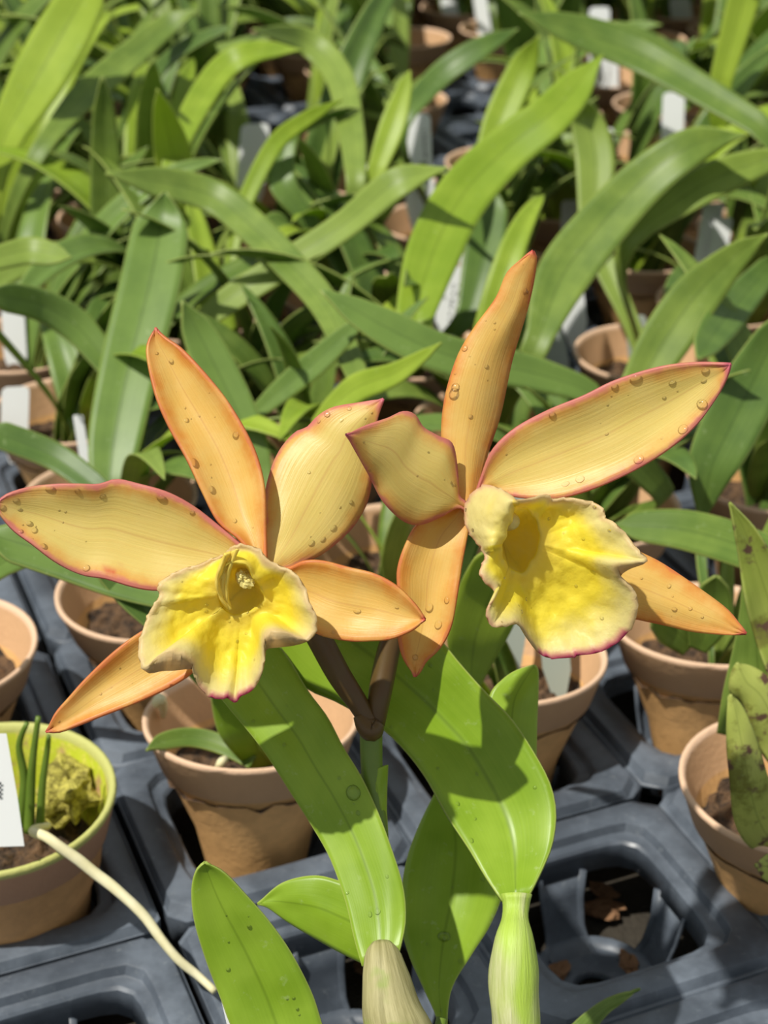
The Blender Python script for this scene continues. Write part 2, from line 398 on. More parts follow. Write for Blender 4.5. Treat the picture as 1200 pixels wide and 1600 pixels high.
# ------------------------------------------------------------------ pots
PZ = .070                               # rim above the pot's foot; roots of potted plants sit at z = .005
def pot_mesh(kind):
    if kind == 'algae':
        out = [(.0150, 0), (.0225, .0004), (.0235, .002), (.0262, .034), (.0300, .0425), (.0318, .0540), (.0332, .0552), (.0362, .0670), (.0368, .0685), (.0366, .0697), (.0358, .070)]
        inn = [(.0348, .0694), (.0342, .0680), (.0315, .0552), (.0290, .0425), (.0250, .034)]
    else:
        out = [(.0090, 0), (.0135, .0004), (.0145, .002), (.0172, .018), (.0200, .032), (.0242, .0430), (.0270, .0500), (.0288, .0545), (.0302, .0552), (.0340, .0670), (.0349, .0682), (.0349, .0696), (.0343, .070)]
        inn = [(.0332, .0694), (.0326, .0680), (.0290, .0552), (.0255, .0500), (.0230, .043), (.0190, .032)]
    V, F_ = lathe(out + inn, 56); k = len(out) * 56
    # a small notch where the band was joined
    for v in range(k):
        if .0553 <= V[v].z <= .0685 and abs(math.atan2(V[v].y, V[v].x) + 1.75) < .05:
            r = math.hypot(V[v].x, V[v].y); V[v].x *= (r - .0008) / r; V[v].y *= (r - .0008) / r
    F_.append(tuple(range(56))[::-1]); F_.append(tuple(range(len(V) - 56, len(V))))
    ins = [0.0] * k + [1.0] * (len(V) - k)
    me_o = mesh('pot', V, F_, M['pot_algae' if kind == 'algae' else 'pot'], None, None, {'inside': ins}, 0, True); me_o['tmp'] = 1
    C.objects.unlink(me_o); return me_o.data
def mix_mesh(r, z, seed):
    V = []; F_ = []; n = 40; rings = 12
    V.append(Vector((0, 0, z + .002)))
    for k in range(1, rings + 1):
        for q in range(n):
            t = 2 * math.pi * q / n; rr = r * k / rings; p = Vector((rr * math.cos(t), rr * math.sin(t), 0))
            h = .0035 * mnoise.noise(p * 240 + Vector((seed, 0, 0))) + .003 * mnoise.noise(p * 90 + Vector((0, seed, 0))) + .002 * (1 - k / rings)
            V.append(p + Vector((0, 0, z + h)))
    for q in range(n): F_.append((0, 1 + q, 1 + (q + 1) % n))
    for k in range(rings - 1):
        for q in range(n):
            a, b = 1 + k * n + q, 1 + k * n + (q + 1) % n; F_.append((a, a + n, b + n, b))
    o = mesh('potting_mix', V, F_, M['mix'], None, smooth=False); C.objects.unlink(o); return o.data
POT = {'std': pot_mesh('std'), 'algae': pot_mesh('algae')}
MIX = [mix_mesh(.0288, .0520, s) for s in (1.3, 7.7)]
MIXA = mix_mesh(.0292, .0440, 3.1)
def link_mesh(name, me, parent, rot=0):
    o = bpy.data.objects.new(name, me); C.objects.link(o); o.parent = parent; o.rotation_euler.z = rot; return o

PLANTS = []                             # (root, ground place)
def potted(x, y, label, group=None, kind='std', name='potted_orchid', tilt=0):
    y -= .07 * math.sin(R(tilt))
    r = thing(name, (x, y, .005), label, 'potted plant', group)
    for q in (link_mesh('pot', POT[kind], r), link_mesh('potting_mix', MIXA if kind == 'algae' else random.choice(MIX), r)):
        q.rotation_mode = 'ZYX'; q.rotation_euler = (-R(tilt), 0, 0)
        if not tilt: q.rotation_euler.z = random.uniform(-.5, .9)
    PLANTS.append((r, Vector((x, y, 0)))); return r

# ------------------------------------------------------------------ strap leaves
def strap(length, width, elev, droop, fold, twist, seed, nu=22, nv=7):
    rows = []; p = Vector((0, 0, 0)); e = elev; ds = length / (nu - 1)
    for i in range(nu):
        u = i / (nu - 1); d = Vector((math.cos(e), 0, math.sin(e))); nrm = Vector((-math.sin(e), 0, math.cos(e)))
        wv = width * min(1, .28 + u * 3.2) * (max(0, 1 - u ** 3.2)) ** .75 * (1 + .06 * math.sin(u * 9 + seed))
        tw = twist * u; sv = Vector((0, 1, 0)) * math.cos(tw) + nrm * math.sin(tw); n2 = nrm * math.cos(tw) - Vector((0, 1, 0)) * math.sin(tw)
        row = []
        for j in range(nv):
            s = 2 * j / (nv - 1) - 1
            row.append(p + sv * s * wv / 2 + n2 * (abs(s) * fold * wv * (1 - .4 * u)) + Vector((0, .004 * math.sin(u * 2.5 + seed), 0)))
        rows.append(row); p = p + d * ds; e -= droop * ds / length * (0.35 + 1.5 * u)
    return rows
TEMPL = []
for k in range(20):
    rows = strap(random.uniform(.12, .20), random.uniform(.016, .026), R(random.uniform(60, 87)), R(random.uniform(30, 120)), random.uniform(.08, .26), random.uniform(-.9, .9), k)
    s = blade('leaf', rows, M[random.choice(['leaf_bg', 'leaf_bg', 'leaf_bg', 'leaf_lime', 'leaf_dark'])], None, .0008)
    TEMPL.append(s.o); C.objects.unlink(s.o)
HARD = set(); TAKEN = {}                             # light gaps: places a leaf of the crowd should not grow across
def take(p, r=0, hard=False):
    x, y = proj(p); d = depth(p)
    for a in range(int((x - r) // 14), int((x + r) // 14) + 1):
        for b in range(int((y - r) // 14), int((y + r) // 14) + 1):
            TAKEN[(a, b)] = min(TAKEN.get((a, b), 9), d)
            if hard: HARD.add((a, b))
def filler(root, n, scale=1.0, az0=None, lo=0, tol=.22):
    base = root_loc(root)
    for k in range(n):
        for attempt in range(24):
            t = random.choice(TEMPL); az = random.uniform(0, 2 * math.pi) if az0 is None else az0 + random.uniform(-1.2, 1.2)
            s = scale * random.uniform(.75, 1.12) * .975 ** attempt; loc = Vector((random.uniform(-.008, .008), random.uniform(-.008, .008), .050))
            rot = (random.uniform(-.15, .15), random.uniform(-.1, .1), az)
            mw = Matrix.Translation(base + loc) @ Matrix.LocRotScale(None, __import__('mathutils').Euler(rot), Vector((s, s, s)))
            bad = tot = 0
            for v in t.data.vertices:
                p = mw @ v.co; x, y = proj(p); tot += 1
                q = (int(x // 14), int(y // 14))
                if TAKEN.get(q, -1) > depth(p): bad += 1 + (99 if q in HARD else 0)
            if bad <= tot * tol: break
        else: continue
        o = t.copy(); C.objects.link(o); o.parent = root; o.scale = (s, s, s); o.location = loc; o.rotation_euler = rot

def hero(pts, h0, h1, mat, root=None, fold=.10, tilt=.45, ripple=0, nv=9, hmid=0.0, conn=True):
    """an individual strap leaf traced from base to tip: (px, py, width_px); h = height above the pot rims"""
    nu = 34; c = spline(pts, nu); rows = []
    for i in range(nu):
        u = i / (nu - 1); z = RIM + h0 + (h1 - h0) * u + hmid * 4 * u * (1 - u); px, py, wd = c[i]
        a, b = c[max(i - 1, 0)], c[min(i + 1, nu - 1)]; tx, ty = b[0] - a[0], b[1] - a[1]; L = math.hypot(tx, ty) or 1
        nx, ny = -ty / L, tx / L; d = depth(G(px, py, z)); ww = wd / F * d; row = []
        wd = wd * min(1, (1 - u) * 7 + .04) ** .6 if pts[-1][2] > 3 else wd
        for j in range(nv):
            s = 2 * j / (nv - 1) - 1
            row.append(U(px + nx * s * wd / 2, py + ny * s * wd / 2, d + (1 - abs(s)) * fold * ww - ny * s * ww * .5 * tilt))
        rows.append(row)
    if root is None:
        g = rows[0][nv // 2]; root = min((p for p in PLANTS if p[0].name.startswith('potted')), key=lambda q: (Vector((g.x, g.y, 0)) - q[1]).length)[0]
    if conn:
        g0 = root_loc(root) + Vector((0, 0, .048)); r0 = rows[0]; mid = r0[nv // 2]; side = (r0[-1] - r0[0]); pre = []
        tan = (rows[2][nv // 2] - mid).normalized(); dist = (mid - g0).length
        p1 = g0 + Vector((0, 0, dist * .4)); p2 = mid - tan * dist * .35
        if dist > .004:
            for k in range(9):
                t = k / 9; q = g0 * (1 - t) ** 3 + p1 * 3 * t * (1 - t) ** 2 + p2 * 3 * t * t * (1 - t) + mid * t ** 3
                wf = .35 + .65 * t
                pre.append([q + (r0[j] - mid) * wf for j in range(nv)])
        rows = pre + rows
    return blade('leaf', rows, mat, root, .0009)

# ------------------------------------------------------------------ plant rows
BGL = 'one of the crowded strap-leaved orchids in tan pots behind the flowers, foliage overlapping its neighbours'
BGG = 'strap-leaved orchids crowded behind the flowers'
green_pot = potted(*G(-12, 1240, RIM)[:2], 'tan pot with yellow-green algae rim and few dark shoots beside the big white label', kind='algae')
mid_pot = potted(*G(393, 1113, RIM)[:2], 'tan pot below the left flower with a pale root hanging over its rim', tilt=7)
lip_pot = potted(*G(788, 1018, RIM)[:2], 'tan pot directly below the right flower, holding a grey label', tilt=6)
right_pot = potted(*G(1112, 968, RIM)[:2], 'tan pot on the right under the right flower sepal tip', tilt=8)
mott_pot = potted(*G(1243, 1218, RIM)[:2], 'tan pot at the right edge with yellow-green mottled spotted leaves')
shade_pot = potted(*G(-104, 1010, RIM)[:2], 'shaded empty-looking tan pot cut by the left edge under the left petal')
dark_pot = potted(*G(238, 918, RIM)[:2], 'shaded tan pot half hidden behind the left flower petal')
hole_pot = potted(*G(1012, 548, RIM)[:2], 'tan pot with dark hollow mouth just above the large right petal')
bgplants = {}
for j in range(1, 19):
    for i in range(-9, 18):
        if j == 1 and i in (-1, 0): continue
        if (i, j) == (3, 2): continue
        c = cell(i, j) + Vector((random.uniform(-.004, .004), random.uniform(-.004, .004), 0))
        if (c - PLANTS[7][1]).length < .06: continue
        x, y = proj(c + Vector((0, 0, RIM)))
        x2, y2 = proj(c + Vector((0, 0, RIM + .13)))
        if not (-110 < x < 1310) or y2 > 1500 or y < -330: continue
        if 350 < x < 480 and 90 < y < 230 or 640 < x < 790 and 90 < y < 210: continue      # empty cells
        bgplants[(i, j)] = potted(c.x, c.y, BGL, BGG)

HERO = [  # trace, h0, h1, material, label for its plant
 ([(172, 752, 62), (180, 680, 84), (205, 560, 92), (235, 440, 94), (252, 350, 84), (258, 300, 40)], .015, .095, 'leaf_dark', 'orchid with a broad upright grey-green leaf left of the left flower top sepal'),
 ([(560, 590, 34), (510, 480, 46), (450, 410, 50), (395, 355, 52), (330, 305, 52), (240, 283, 46), (165, 270, 16)], .05, .10, 'leaf_bg', 'orchid whose long arching leaf sweeps left above the left flower'),
 ([(905, 605, 40), (820, 580, 55), (700, 555, 60), (600, 510, 56), (500, 452, 20)], .04, .085, 'leaf_dark', 'orchid whose dark leaf crosses behind the right flower top sepal'),
 ([(405, 735, 40), (390, 690, 56), (355, 610, 62), (315, 530, 54), (285, 470, 18)], .03, .085, 'leaf_dark', 'orchid with a deep green leaf right behind the left flower top sepal'),
 ([(648, 490, 60), (675, 400, 84), (720, 310, 84), (790, 235, 74), (860, 180, 66), (905, 130, 52), (942, 85, 14)], .05, .125, 'leaf_lime', 'orchid with the brightest broad leaf rising right of centre in the background'),
 ([(845, 520, 46), (880, 430, 84), (950, 340, 80), (1020, 270, 70), (1090, 225, 56), (1165, 210, 14)], .045, .12, 'leaf_bg', 'orchid with a broad bright leaf arching right above the large right petal'),
 ([(1000, 600, 60), (1040, 530, 78), (1090, 460, 74), (1150, 400, 44), (1200, 365, 14)], .035, .10, 'leaf_bg', 'orchid with a wide leaf rising behind the right petal toward the right edge'),
 ([(1098, 800, 20), (1112, 730, 76), (1145, 660, 92), (1185, 580, 84), (1230, 480, 30)], .02, .095, 'leaf_dark', 'orchid at right edge with pointed-base glossy leaf below the right petal tip'),
 ([(1225, 880, 60), (1150, 850, 66), (1070, 828, 62), (1000, 822, 46), (958, 822, 14)], .045, .03, 'leaf_bg', None),
 ([(515, 640, 30), (560, 605, 44), (620, 582, 34), (690, 535, 6)], .05, .085, 'leaf_lime', None),
 ([(1180, 190, 40), (1080, 130, 50), (1000, 85, 56), (910, 50, 52), (810, 20, 12)], .09, .13, 'leaf_bg', 'orchid whose leaf arches left across the upper right of the photo'),
 ([(1128, 120, 36), (1145, 60, 44), (1165, -10, 48), (1180, -60, 20)], .09, .15, 'leaf_lime', None),
 ([(15, 200, 60), (60, 120, 84), (105, 40, 84), (150, -40, 60)], .08, .15, 'leaf_lime', 'orchid with a wide bright wet leaf in the upper left corner'),
 ([(80, 210, 30), (130, 150, 44), (200, 90, 46), (260, 40, 36), (310, 15, 12)], .08, .12, 'leaf_bg', None),
 ([(275, 230, 34), (310, 160, 42), (350, 105, 42), (400, 80, 34), (470, 78, 10)], .08, .12, 'leaf_lime', None),
 ([(555, 260, 34), (548, 200, 42), (530, 120, 44), (480, 65, 42), (395, 45, 12)], .07, .12, 'leaf_bg', 'orchid whose pale leaf loops over left at top centre'),
 ([(172, 480, 42), (168, 380, 50), (165, 250, 48), (160, 120, 22)], .01, .12, 'leaf_bg', 'orchid with a narrow vertical leaf left of the arching leaf'),
 ([(280, 300, 56), (270, 240, 58), (258, 190, 40), (246, 140, 8)], .06, .115, 'leaf_lime', None),
 ([(365, 380, 22), (385, 310, 26), (430, 225, 28), (480, 185, 24), (535, 155, 8)], .05, .12, 'leaf_lime', None),
 ([(-20, 408, 34), (40, 392, 42), (80, 396, 36), (112, 402, 6)], .08, .08, 'leaf_bg', None),
 ([(170, 570, 40), (120, 510, 52), (60, 475, 50), (-20, 460, 44)], .04, .08, 'leaf_dark', 'orchid at the left edge with a curved leaf drooping left of the broad grey-green leaf'),
 ([(145, 755, 40), (80, 710, 44), (-20, 672, 44)], .035, .05, 'leaf_dark', None),
 ([(310, 505, 30), (370, 460, 44), (450, 410, 44), (540, 350, 44), (620, 285, 48), (700, 262, 14)], .045, .10, 'leaf_bg', 'orchid with a pale green leaf slanting up to the right through the centre'),
 ([(395, 650, 20), (440, 610, 36), (500, 560, 40), (570, 495, 20)], .03, .07, 'leaf_dark', None),
 ([(760, 260, 40), (780, 190, 50), (815, 110, 44), (842, 55, 10)], .06, .12, 'leaf_lime', None),
 ([(928, 330, 50), (930, 250, 62), (918, 190, 50), (905, 150, 12)], .05, .10, 'leaf_bg', None),
 ([(1010, 350, 36), (1080, 300, 56), (1140, 270, 56), (1230, 240, 30)], .07, .11, 'leaf_bg', None),
 ([(735, 480, 40), (755, 400, 62), (772, 300, 48)], .02, .06, 'leaf_dark', None),
 ([(590, 260, 30), (615, 190, 40), (640, 110, 14)], .07, .11, 'leaf_lime', None),
 ([(640, 170, 30), (690, 115, 38), (750, 75, 34), (810, 45, 8)], .07, .11, 'leaf_dark', None),
 ([(270, 935, 40), (190, 905, 62), (100, 870, 70), (-20, 835, 60)], .06, .075, 'leaf_dark', 'orchid with dark drooping leaf under the left flower petal'),
 ([(250, 990, 14), (215, 940, 46), (175, 900, 40), (150, 880, 20)], .05, .07, 'leaf_dark', None),
 ([(5, 1010 - 130, 40), (60, 850, 60), (130, 900 - 60, 50)], .05, .07, 'leaf_dark', None),
 ([(735, 1080, 22), (742, 1000, 90), (770, 920, 100), (790, 850, 60)], .01, .085, 'leaf_lime', None),
 ([(700, 930, 36), (720, 870, 44), (745, 800, 40)], .04, .08, 'leaf_dark', None),
 ([(470, 330, 30), (440, 280, 44), (450, 220, 30), (480, 180, 8)], .06, .10, 'leaf_dark', None),
 ([(1030, 760, 40), (960, 690, 60), (900, 660, 40)], .03, .07, 'leaf_bg', None),
 ([(1200, 420, 40), (1130, 500, 60), (1090, 560, 30)], .06, .06, 'leaf_dark', None),
]
for j in range(1, 19):
    for k, i in enumerate(sorted(q[0] for q in bgplants if q[1] == j)):
        bgplants[(i, j)]['label'] = 'strap-leaved orchid, %s from the left in the %s pot row behind the flowers' % (ORD[k], ORD[j - 1])
for pts, h0, h1, mt, lab in HERO:
    s = hero(pts, h0, h1, M[mt])
    r = s.o.parent
    for row in s.rows[9:]:
        for p in row: take(p)
    if lab and r.get('group') == BGG: r['label'] = lab; del r['group']
# the front pots' own foliage
hero([(420, 1195, 60), (400, 1130, 120), (375, 1060, 100), (350, 1010, 60)], -.005, .05, M['leaf_main'], mid_pot, conn=False)
hero([(440, 1190, 30), (425, 1150, 50), (440, 1090, 40)], -.005, .03, M['leaf_lime'], mid_pot, conn=False)
hero([(395, 1192, 22), (350, 1165, 30), (300, 1152, 30), (255, 1158, 26), (228, 1172, 8)], .0, .006, M['leaf_bg'], mid_pot, conn=False)
hero([(1080, 1010, 40), (1050, 980, 60), (1020, 960, 30)], .0, .02, M['leaf_bg'], right_pot, conn=False)
hero([(1090, 1015, 30), (1110, 960, 70), (1120, 900, 30)], .0, .03, M['leaf_bg'], right_pot, conn=False)
# shoots, charcoal and a clump of moss inside the algae-rimmed pot
for pts, r0 in (([(45, 1300), (48, 1230), (52, 1180), (60, 1120)], .0017), ([(62, 1300), (66, 1230), (74, 1170), (76, 1150)], .0014), ([(30, 1290), (38, 1220), (30, 1165), (42, 1130)], .0016)):
    tube('shoot', [(U(x, y, .497 - k * .004), r0 * (1 - k * .18)) for k, (x, y) in enumerate(pts)], M['gstalk'], green_pot, 10, 20)
gl = root_loc(green_pot)
def lump(name, c, r, mat, parent, seed, sq=(1, 1, .6)):
    V = []; F_ = []; n, k = 22, 12
    for a in range(k + 1):
        ph = math.pi * a / k
        for b in range(n):
            t = 2 * math.pi * b / n; d = Vector((math.sin(ph) * math.cos(t), math.sin(ph) * math.sin(t), math.cos(ph)))
            q = r * (1 + .55 * mnoise.noise(d * 1.8 + Vector((seed, 0, 0))) + .2 * mnoise.noise(d * 5 + Vector((seed, 2, 0))))
            V.append(c + Vector((d.x * q * sq[0], d.y * q * sq[1], d.z * q * sq[2])))
    for a in range(k):
        for b in range(n):
            x, y = a * n + b, a * n + (b + 1) % n; F_.append((x, y, y + n, x + n))
    return mesh(name, V, F_, mat, parent, smooth=False)
lump('moss_clump', G(105, 1235, RIM - .012), .0085, M['moss'], green_pot, 2, (1, 1.3, .9))
lump('moss_clump', G(88, 1265, RIM - .016), .006, M['moss'], green_pot, 5)
# aerial roots
rt = tube('aerial_root', [(G(75, 1290, RIM - .006), .0011), (G(52, 1299, RIM + .003), .0014), (G(80, 1312, RIM + .005), .0016), (G(150, 1365, RIM - .004), .0016), (G(215, 1420, RIM - .012), .0015), (G(270, 1490, RIM - .022), .0013), (G(310, 1525, RIM - .028), .0012), (G(336, 1549, RIM - .030), .0011)], M['root'], green_pot, 12, 60, bump=.25)
rt['label'] = 'long pale root crossing the tray'
tube('aerial_root', [(G(352, 1186, RIM + .001), .0012), (G(345, 1192, RIM + .002), .0014), (G(340, 1205, RIM - .003), .0013), (G(333, 1222, RIM - .007), .0011), (G(322, 1240, RIM - .012), .0011), (G(316, 1244, RIM - .013), .0008)], M['root'], mid_pot, 10, 30, bump=.2)
tube('aerial_root', [(G(243, 1100, RIM + .001), .0018), (G(250, 1092, RIM + .003), .002), (G(255, 1105, RIM - .002), .0016), (G(255, 1120, RIM - .006), .0009)], M['root'], mid_pot, 10, 24, bump=.3)

# mottled plant at the right edge
ML = M['leaf_mottled']
petal('leaf', [(1230, 1130), (1195, 1040), (1178, 990), (1163, 930), (1152, 860), (1140, 785)], [(1300, 1120), (1270, 1020), (1245, 950), (1215, 885), (1180, 825), (1140, 785)], .478, .46, .004, -.15, ML, mott_pot, .001)
petal('leaf', [(1120, 1145), (1130, 1080), (1148, 1000), (1158, 940), (1160, 880)], [(1260, 1180), (1240, 1090), (1210, 1000), (1185, 940), (1160, 880)], .496, .486, 0, .1, M['leaf_bg'], mott_pot, .0)
petal('leaf', [(1215, 1335), (1175, 1325), (1150, 1290), (1141, 1230), (1136, 1160), (1137, 1095), (1142, 1085)], [(1260, 1330), (1235, 1300), (1215, 1260), (1195, 1200), (1180, 1150), (1160, 1105), (1142, 1085)], .482, .462, -.006, .2, ML, mott_pot, .001)
petal('leaf', [(1250, 1240), (1200, 1190), (1178, 1150), (1160, 1100), (1140, 1080), (1142, 1050), (1152, 1036)], [(1300, 1200), (1270, 1140), (1240, 1100), (1215, 1070), (1190, 1050), (1170, 1040), (1152, 1036)], .484, .472, -.004, .2, ML, mott_pot, .001)
petal('leaf', [(1225, 1385), (1195, 1375), (1180, 1352)], [(1240, 1345), (1205, 1332), (1180, 1352)], .462, .458, 0, .1, ML, mott_pot, 0)

# ------------------------------------------------------------------ plant labels
def label_tag(px, py, wpx, text, cat_label, mat='tag', hmin=.012, hmax=.07, hroot=None, lean=0.0, group=None):
    best = None; h = hmin
    while h < hmax:
        p = G(px, py, RIM + h)
        for r, g in PLANTS:
            q = (Vector((p.x, p.y, 0)) - g).length
            if q < .027 and (best is None or q < best[0] - .004): best = (q, h, p)
        h += .003
    if best is None: p = G(px, py, RIM + .03); best = (0, .03, p)
    p = best[2]; wd = wpx / F * depth(p); H = best[1] + .022
    base = Vector((p.x, p.y, p.z - H)); V = []; fr = Vector((1, .12 * math.sin(px), 0)).normalized(); up = Vector((lean, .55, 1)).normalized(); n = fr.cross(up)
    prof = []; rc = wd * .22
    for k in range(6): t = math.pi / 2 * k / 5; prof.append((wd / 2 - rc + rc * math.cos(t), H - rc + rc * math.sin(t)))
    prof += [(-x, y) for x, y in prof[::-1]]
    prof += [(-wd / 2, H * .35), (-wd * .12, 0), (wd * .12, 0), (wd / 2, H * .35)]
    P = [(x, y) for x, y in prof]; N = len(P); th = .0005
    for s in (0, 1):
        for x, y in P: V.append(fr * x + up * y + n * th * s)
    F_ = [tuple(range(N))[::-1], tuple(range(N, 2 * N))] + [(k, (k + 1) % N, N + (k + 1) % N, N + k) for k in range(N)]
    o = mesh('plant_label', V, F_, M[mat], None, smooth=False); o.location = base; tag(o, cat_label, 'plant label', group)
    for k in range(9): take(base + up * H * (.35 + .65 * k / 8), wpx * .5, True)
    if text:
        V = []; F_ = []; sg = -1 if n.dot(FW) > 0 else 1
        for row in range(text):
            x0 = wd * (.22 - .22 * row); y = H - rc - .006
            while y > H * .42:
                L = random.uniform(.0007, .0014); hh = wd * random.uniform(.06, .11)
                b = len(V); q = n * (-.00015 if sg < 0 else th + .00015)
                for (a, c_) in ((0, 0), (hh, 0), (hh, -L), (0, -L)): V.append(fr * (x0 + a) + up * (y + c_) + q)
                F_.append((b, b + 1, b + 2, b + 3)); y -= L + random.choice((.0006, .0006, .002))
        t = mesh('print', V, F_, M['ink'], None, smooth=False); t.parent = o
    return o
TG = 'white plant labels among the background leaves'
TAGS = [(662, 180, 46, 1, 'white plant label standing upright at top centre, the clearest one in the background'), (578, 258, 42, 0, 'white label partly covered by a slanting leaf left of the clearest upright label'),
        (690, 425, 42, 2, 'white label with dark print just left of the right flower top sepal'), (912, 405, 44, 0, 'white label right of the right flower top sepal tip'),
        (895, 318, 30, 0, 'white label beside the leaf that arches up right of the right flower top sepal tip'), (1100, 322, 34, 0, 'upper white label under the leaf reaching the right edge'), (1118, 345, 30, 0, 'narrow white label below the upper one near the right edge'), (945, 8, 34, 0, 'blurred white label at top edge, upper of two, right of centre'), (955, 85, 34, 0, 'blurred white label just below the top-edge one, right of centre'), (1062, 145, 36, 0, 'white label near right edge between the two topmost right labels and the arching leaf'),
        (710, -5, 26, 0, 'thin label cut by the top edge, just right of centre'), (1075, -5, 34, 0, 'blurred white label in the top right corner area'), (765, -10, 22, 0, 'grey-white slanted label at the top edge right of centre'), (378, 195, 46, 0, 'white label behind the thin bright leaf, left of centre'), (14, 488, 36, 0, 'white label at the left edge above the drooping leaf'),
        (8, 615, 44, 0, 'white label low at left edge, tilted behind dark leaves'), (738, 345, 28, 0, 'small white label directly left of the right flower top sepal tip'), (666, 280, 26, 0, 'tiny white label end below the clearest upright label'), (134, 665, 16, 0, 'thin white label edge beside the base of broad grey-green leaf'), (968, 200, 24, 0, 'thin white label among tan chips near upper right')]
for px, py, wv, tx, lab in TAGS:
    label_tag(px, py, wv, tx, lab or 'small white plant label glimpsed between the blurred strap leaves', lean=random.uniform(-.25, .25))
label_tag(892, 480, 40, 0, 'grey translucent label left of the dark hollow pot above right petal', 'tag_grey', lean=-.2)
label_tag(1012, 500, 34, 0, 'grey translucent label inside the hollow pot above right petal', 'tag_grey', lean=-.1)
label_tag(885, 955, 46, 0, 'grey translucent label in the pot under the right flower lip', 'tag_grey', hmax=.03, lean=-.1)
label_tag(812, 745, 54, 0, 'grey label behind the right flower, below its large petal', 'tag_grey', lean=.05)
for gx0, gy0, gx1, gy1 in ((405, 110, 480, 165), (655, 70, 770, 180), (650, 10, 720, 60), (905, 500, 1000, 590), (700, 195, 745, 240), (935, 445, 1000, 490)):
    for a in range(gx0, gx1, 10):
        for b in range(gy0, gy1, 10): take(G(a, b, RIM), 0, True)
# foliage of the plant rows, grown round the leaves and labels placed above
for (i, j), r in bgplants.items():
    x, y = proj(root_loc(r) + Vector((0, 0, .07)))
    n = random.choice((9, 10, 11)); sc_ = 1.0
    if y > 560: n = 10; sc_ = .85
    if y > 700: n = 9; sc_ = .72
    if y > 820: n = 5; sc_ = .6
    if y < 60: n = 11; sc_ = 1.1
    filler(r, n, sc_)
filler(lip_pot, 3, .45); filler(right_pot, 2, .5, 1.5)
# the big label at the left edge
p0 = U(-14, 1330, .462); V = []
for s in (0, 1):
    for (x, y) in ((-60, 1325), (38, 1322), (28, 1250), (10, 1146), (-70, 1146)): V.append(U(x, y, .466 + (1325 - y) * .00001 + s * .0005) - p0)
o = mesh('plant_label', V, [(4, 3, 2, 1, 0), (5, 6, 7, 8, 9)] + [(k, (k + 1) % 5, 5 + (k + 1) % 5, 5 + k) for k in range(5)], M['tag'], smooth=False); o.location = p0
tag(o, 'large bright white plant label at the left edge leaning on the algae-rimmed pot', 'plant label')
V = []; F_ = []
for k, y in enumerate((1222, 1229, 1236, 1243)):
    b = len(V); V += [U(-3 + (k % 2), y, .4662) - p0, U(2, y, .4662) - p0, U(2, y + 4, .4662) - p0, U(-3, y + 4, .4662) - p0]; F_.append((b, b + 1, b + 2, b + 3))
t = mesh('print', V, F_, M['ink'], None, smooth=False); t.parent = o
p0 = U(360, 1600, .40); V = []
for s in (0, 1):
    for (x, y) in ((346, 1564), (352, 1562), (385, 1640), (365, 1648)): V.append(U(x, y, .400 + s * .0006) - p0)
o = mesh('plant_label', V, [(0, 1, 2, 3)[::-1], (4, 5, 6, 7)] + [(k, (k + 1) % 4, 4 + (k + 1) % 4, 4 + k) for k in range(4)], M['tag'], smooth=False); o.location = p0
tag(o, 'thin white label edge at the bottom beside the front green leaf', 'plant label')

# ------------------------------------------------------------------ the flowering orchid
MP = Vector((.030, .262, .005))
orchid = thing('flowering_orchid', MP, 'flowering orchid with two apricot and yellow blooms in the foreground', 'orchid plant')
link_mesh('pot', POT['std'], orchid); link_mesh('potting_mix', MIX[0], orchid)
LM = M['leaf_main']
S_leaf = []
# left leaf in front
a = petal('leaf', [(566, 1510), (553, 1465), (540, 1410), (515, 1340), (482, 1282), (457, 1243), (422, 1188), (394, 1150), (362, 1112), (330, 1070), (305, 1020), (300, 960)],
      [(624, 1488), (634, 1440), (630, 1385), (610, 1320), (588, 1262), (564, 1212), (536, 1166), (512, 1120), (481, 1078), (440, 1012), (390, 960), (300, 960)], .380, .407, .003, .10, LM, orchid, .0, 1, fold=.16); S_leaf.append(a)
# big right leaf
b = petal('leaf', [(784, 1408), (758, 1370), (733, 1328), (700, 1278), (664, 1214), (628, 1168), (590, 1134), (526, 1097), (478, 1075), (440, 1030), (405, 970), (395, 900)],
      [(828, 1398), (846, 1362), (863, 1320), (869, 1270), (860, 1225), (836, 1178), (800, 1124), (762, 1085), (720, 1038), (675, 985), (600, 920), (395, 900)], .392, .409, .010, .02, LM, orchid, .0, 2, fold=.20); S_leaf.append(b)
# lower leaf behind, narrow foot
c = petal('leaf', [(682, 1660), (684, 1600), (662, 1545), (640, 1495), (627, 1440), (632, 1360), (655, 1290), (700, 1200)],
      [(700, 1660), (699, 1600), (706, 1545), (738, 1490), (766, 1445), (785, 1390), (780, 1310), (700, 1200)], .396, .440, .002, .12, LM, orchid, .0, 3, fold=.08); S_leaf.append(c)
# front left leaf
d = petal('leaf', [(400, 1680), (362, 1605), (345, 1560), (322, 1500), (304, 1440), (299, 1390), (306, 1360), (320, 1347)],
      [(530, 1680), (505, 1605), (487, 1550), (455, 1488), (420, 1438), (385, 1398), (350, 1362), (320, 1347)], .376, .366, .002, .08, LM, orchid, .0, 4, fold=.10); S_leaf.append(d)
petal('leaf', [(600, 1520), (550, 1497), (500, 1470), (450, 1440), (420, 1418), (403, 1412)], [(600, 1420), (565, 1392), (530, 1376), (490, 1368), (440, 1380), (403, 1412)], .392, .402, 0, .08, LM, orchid, .0, 5)
petal('leaf', [(770, 1240), (758, 1160), (764, 1090), (785, 1062), (812, 1045), (836, 1040)], [(842, 1245), (838, 1190), (839, 1130), (841, 1080), (841, 1050), (836, 1040)], .414, .424, 0, .05, LM, orchid, .0, 6)
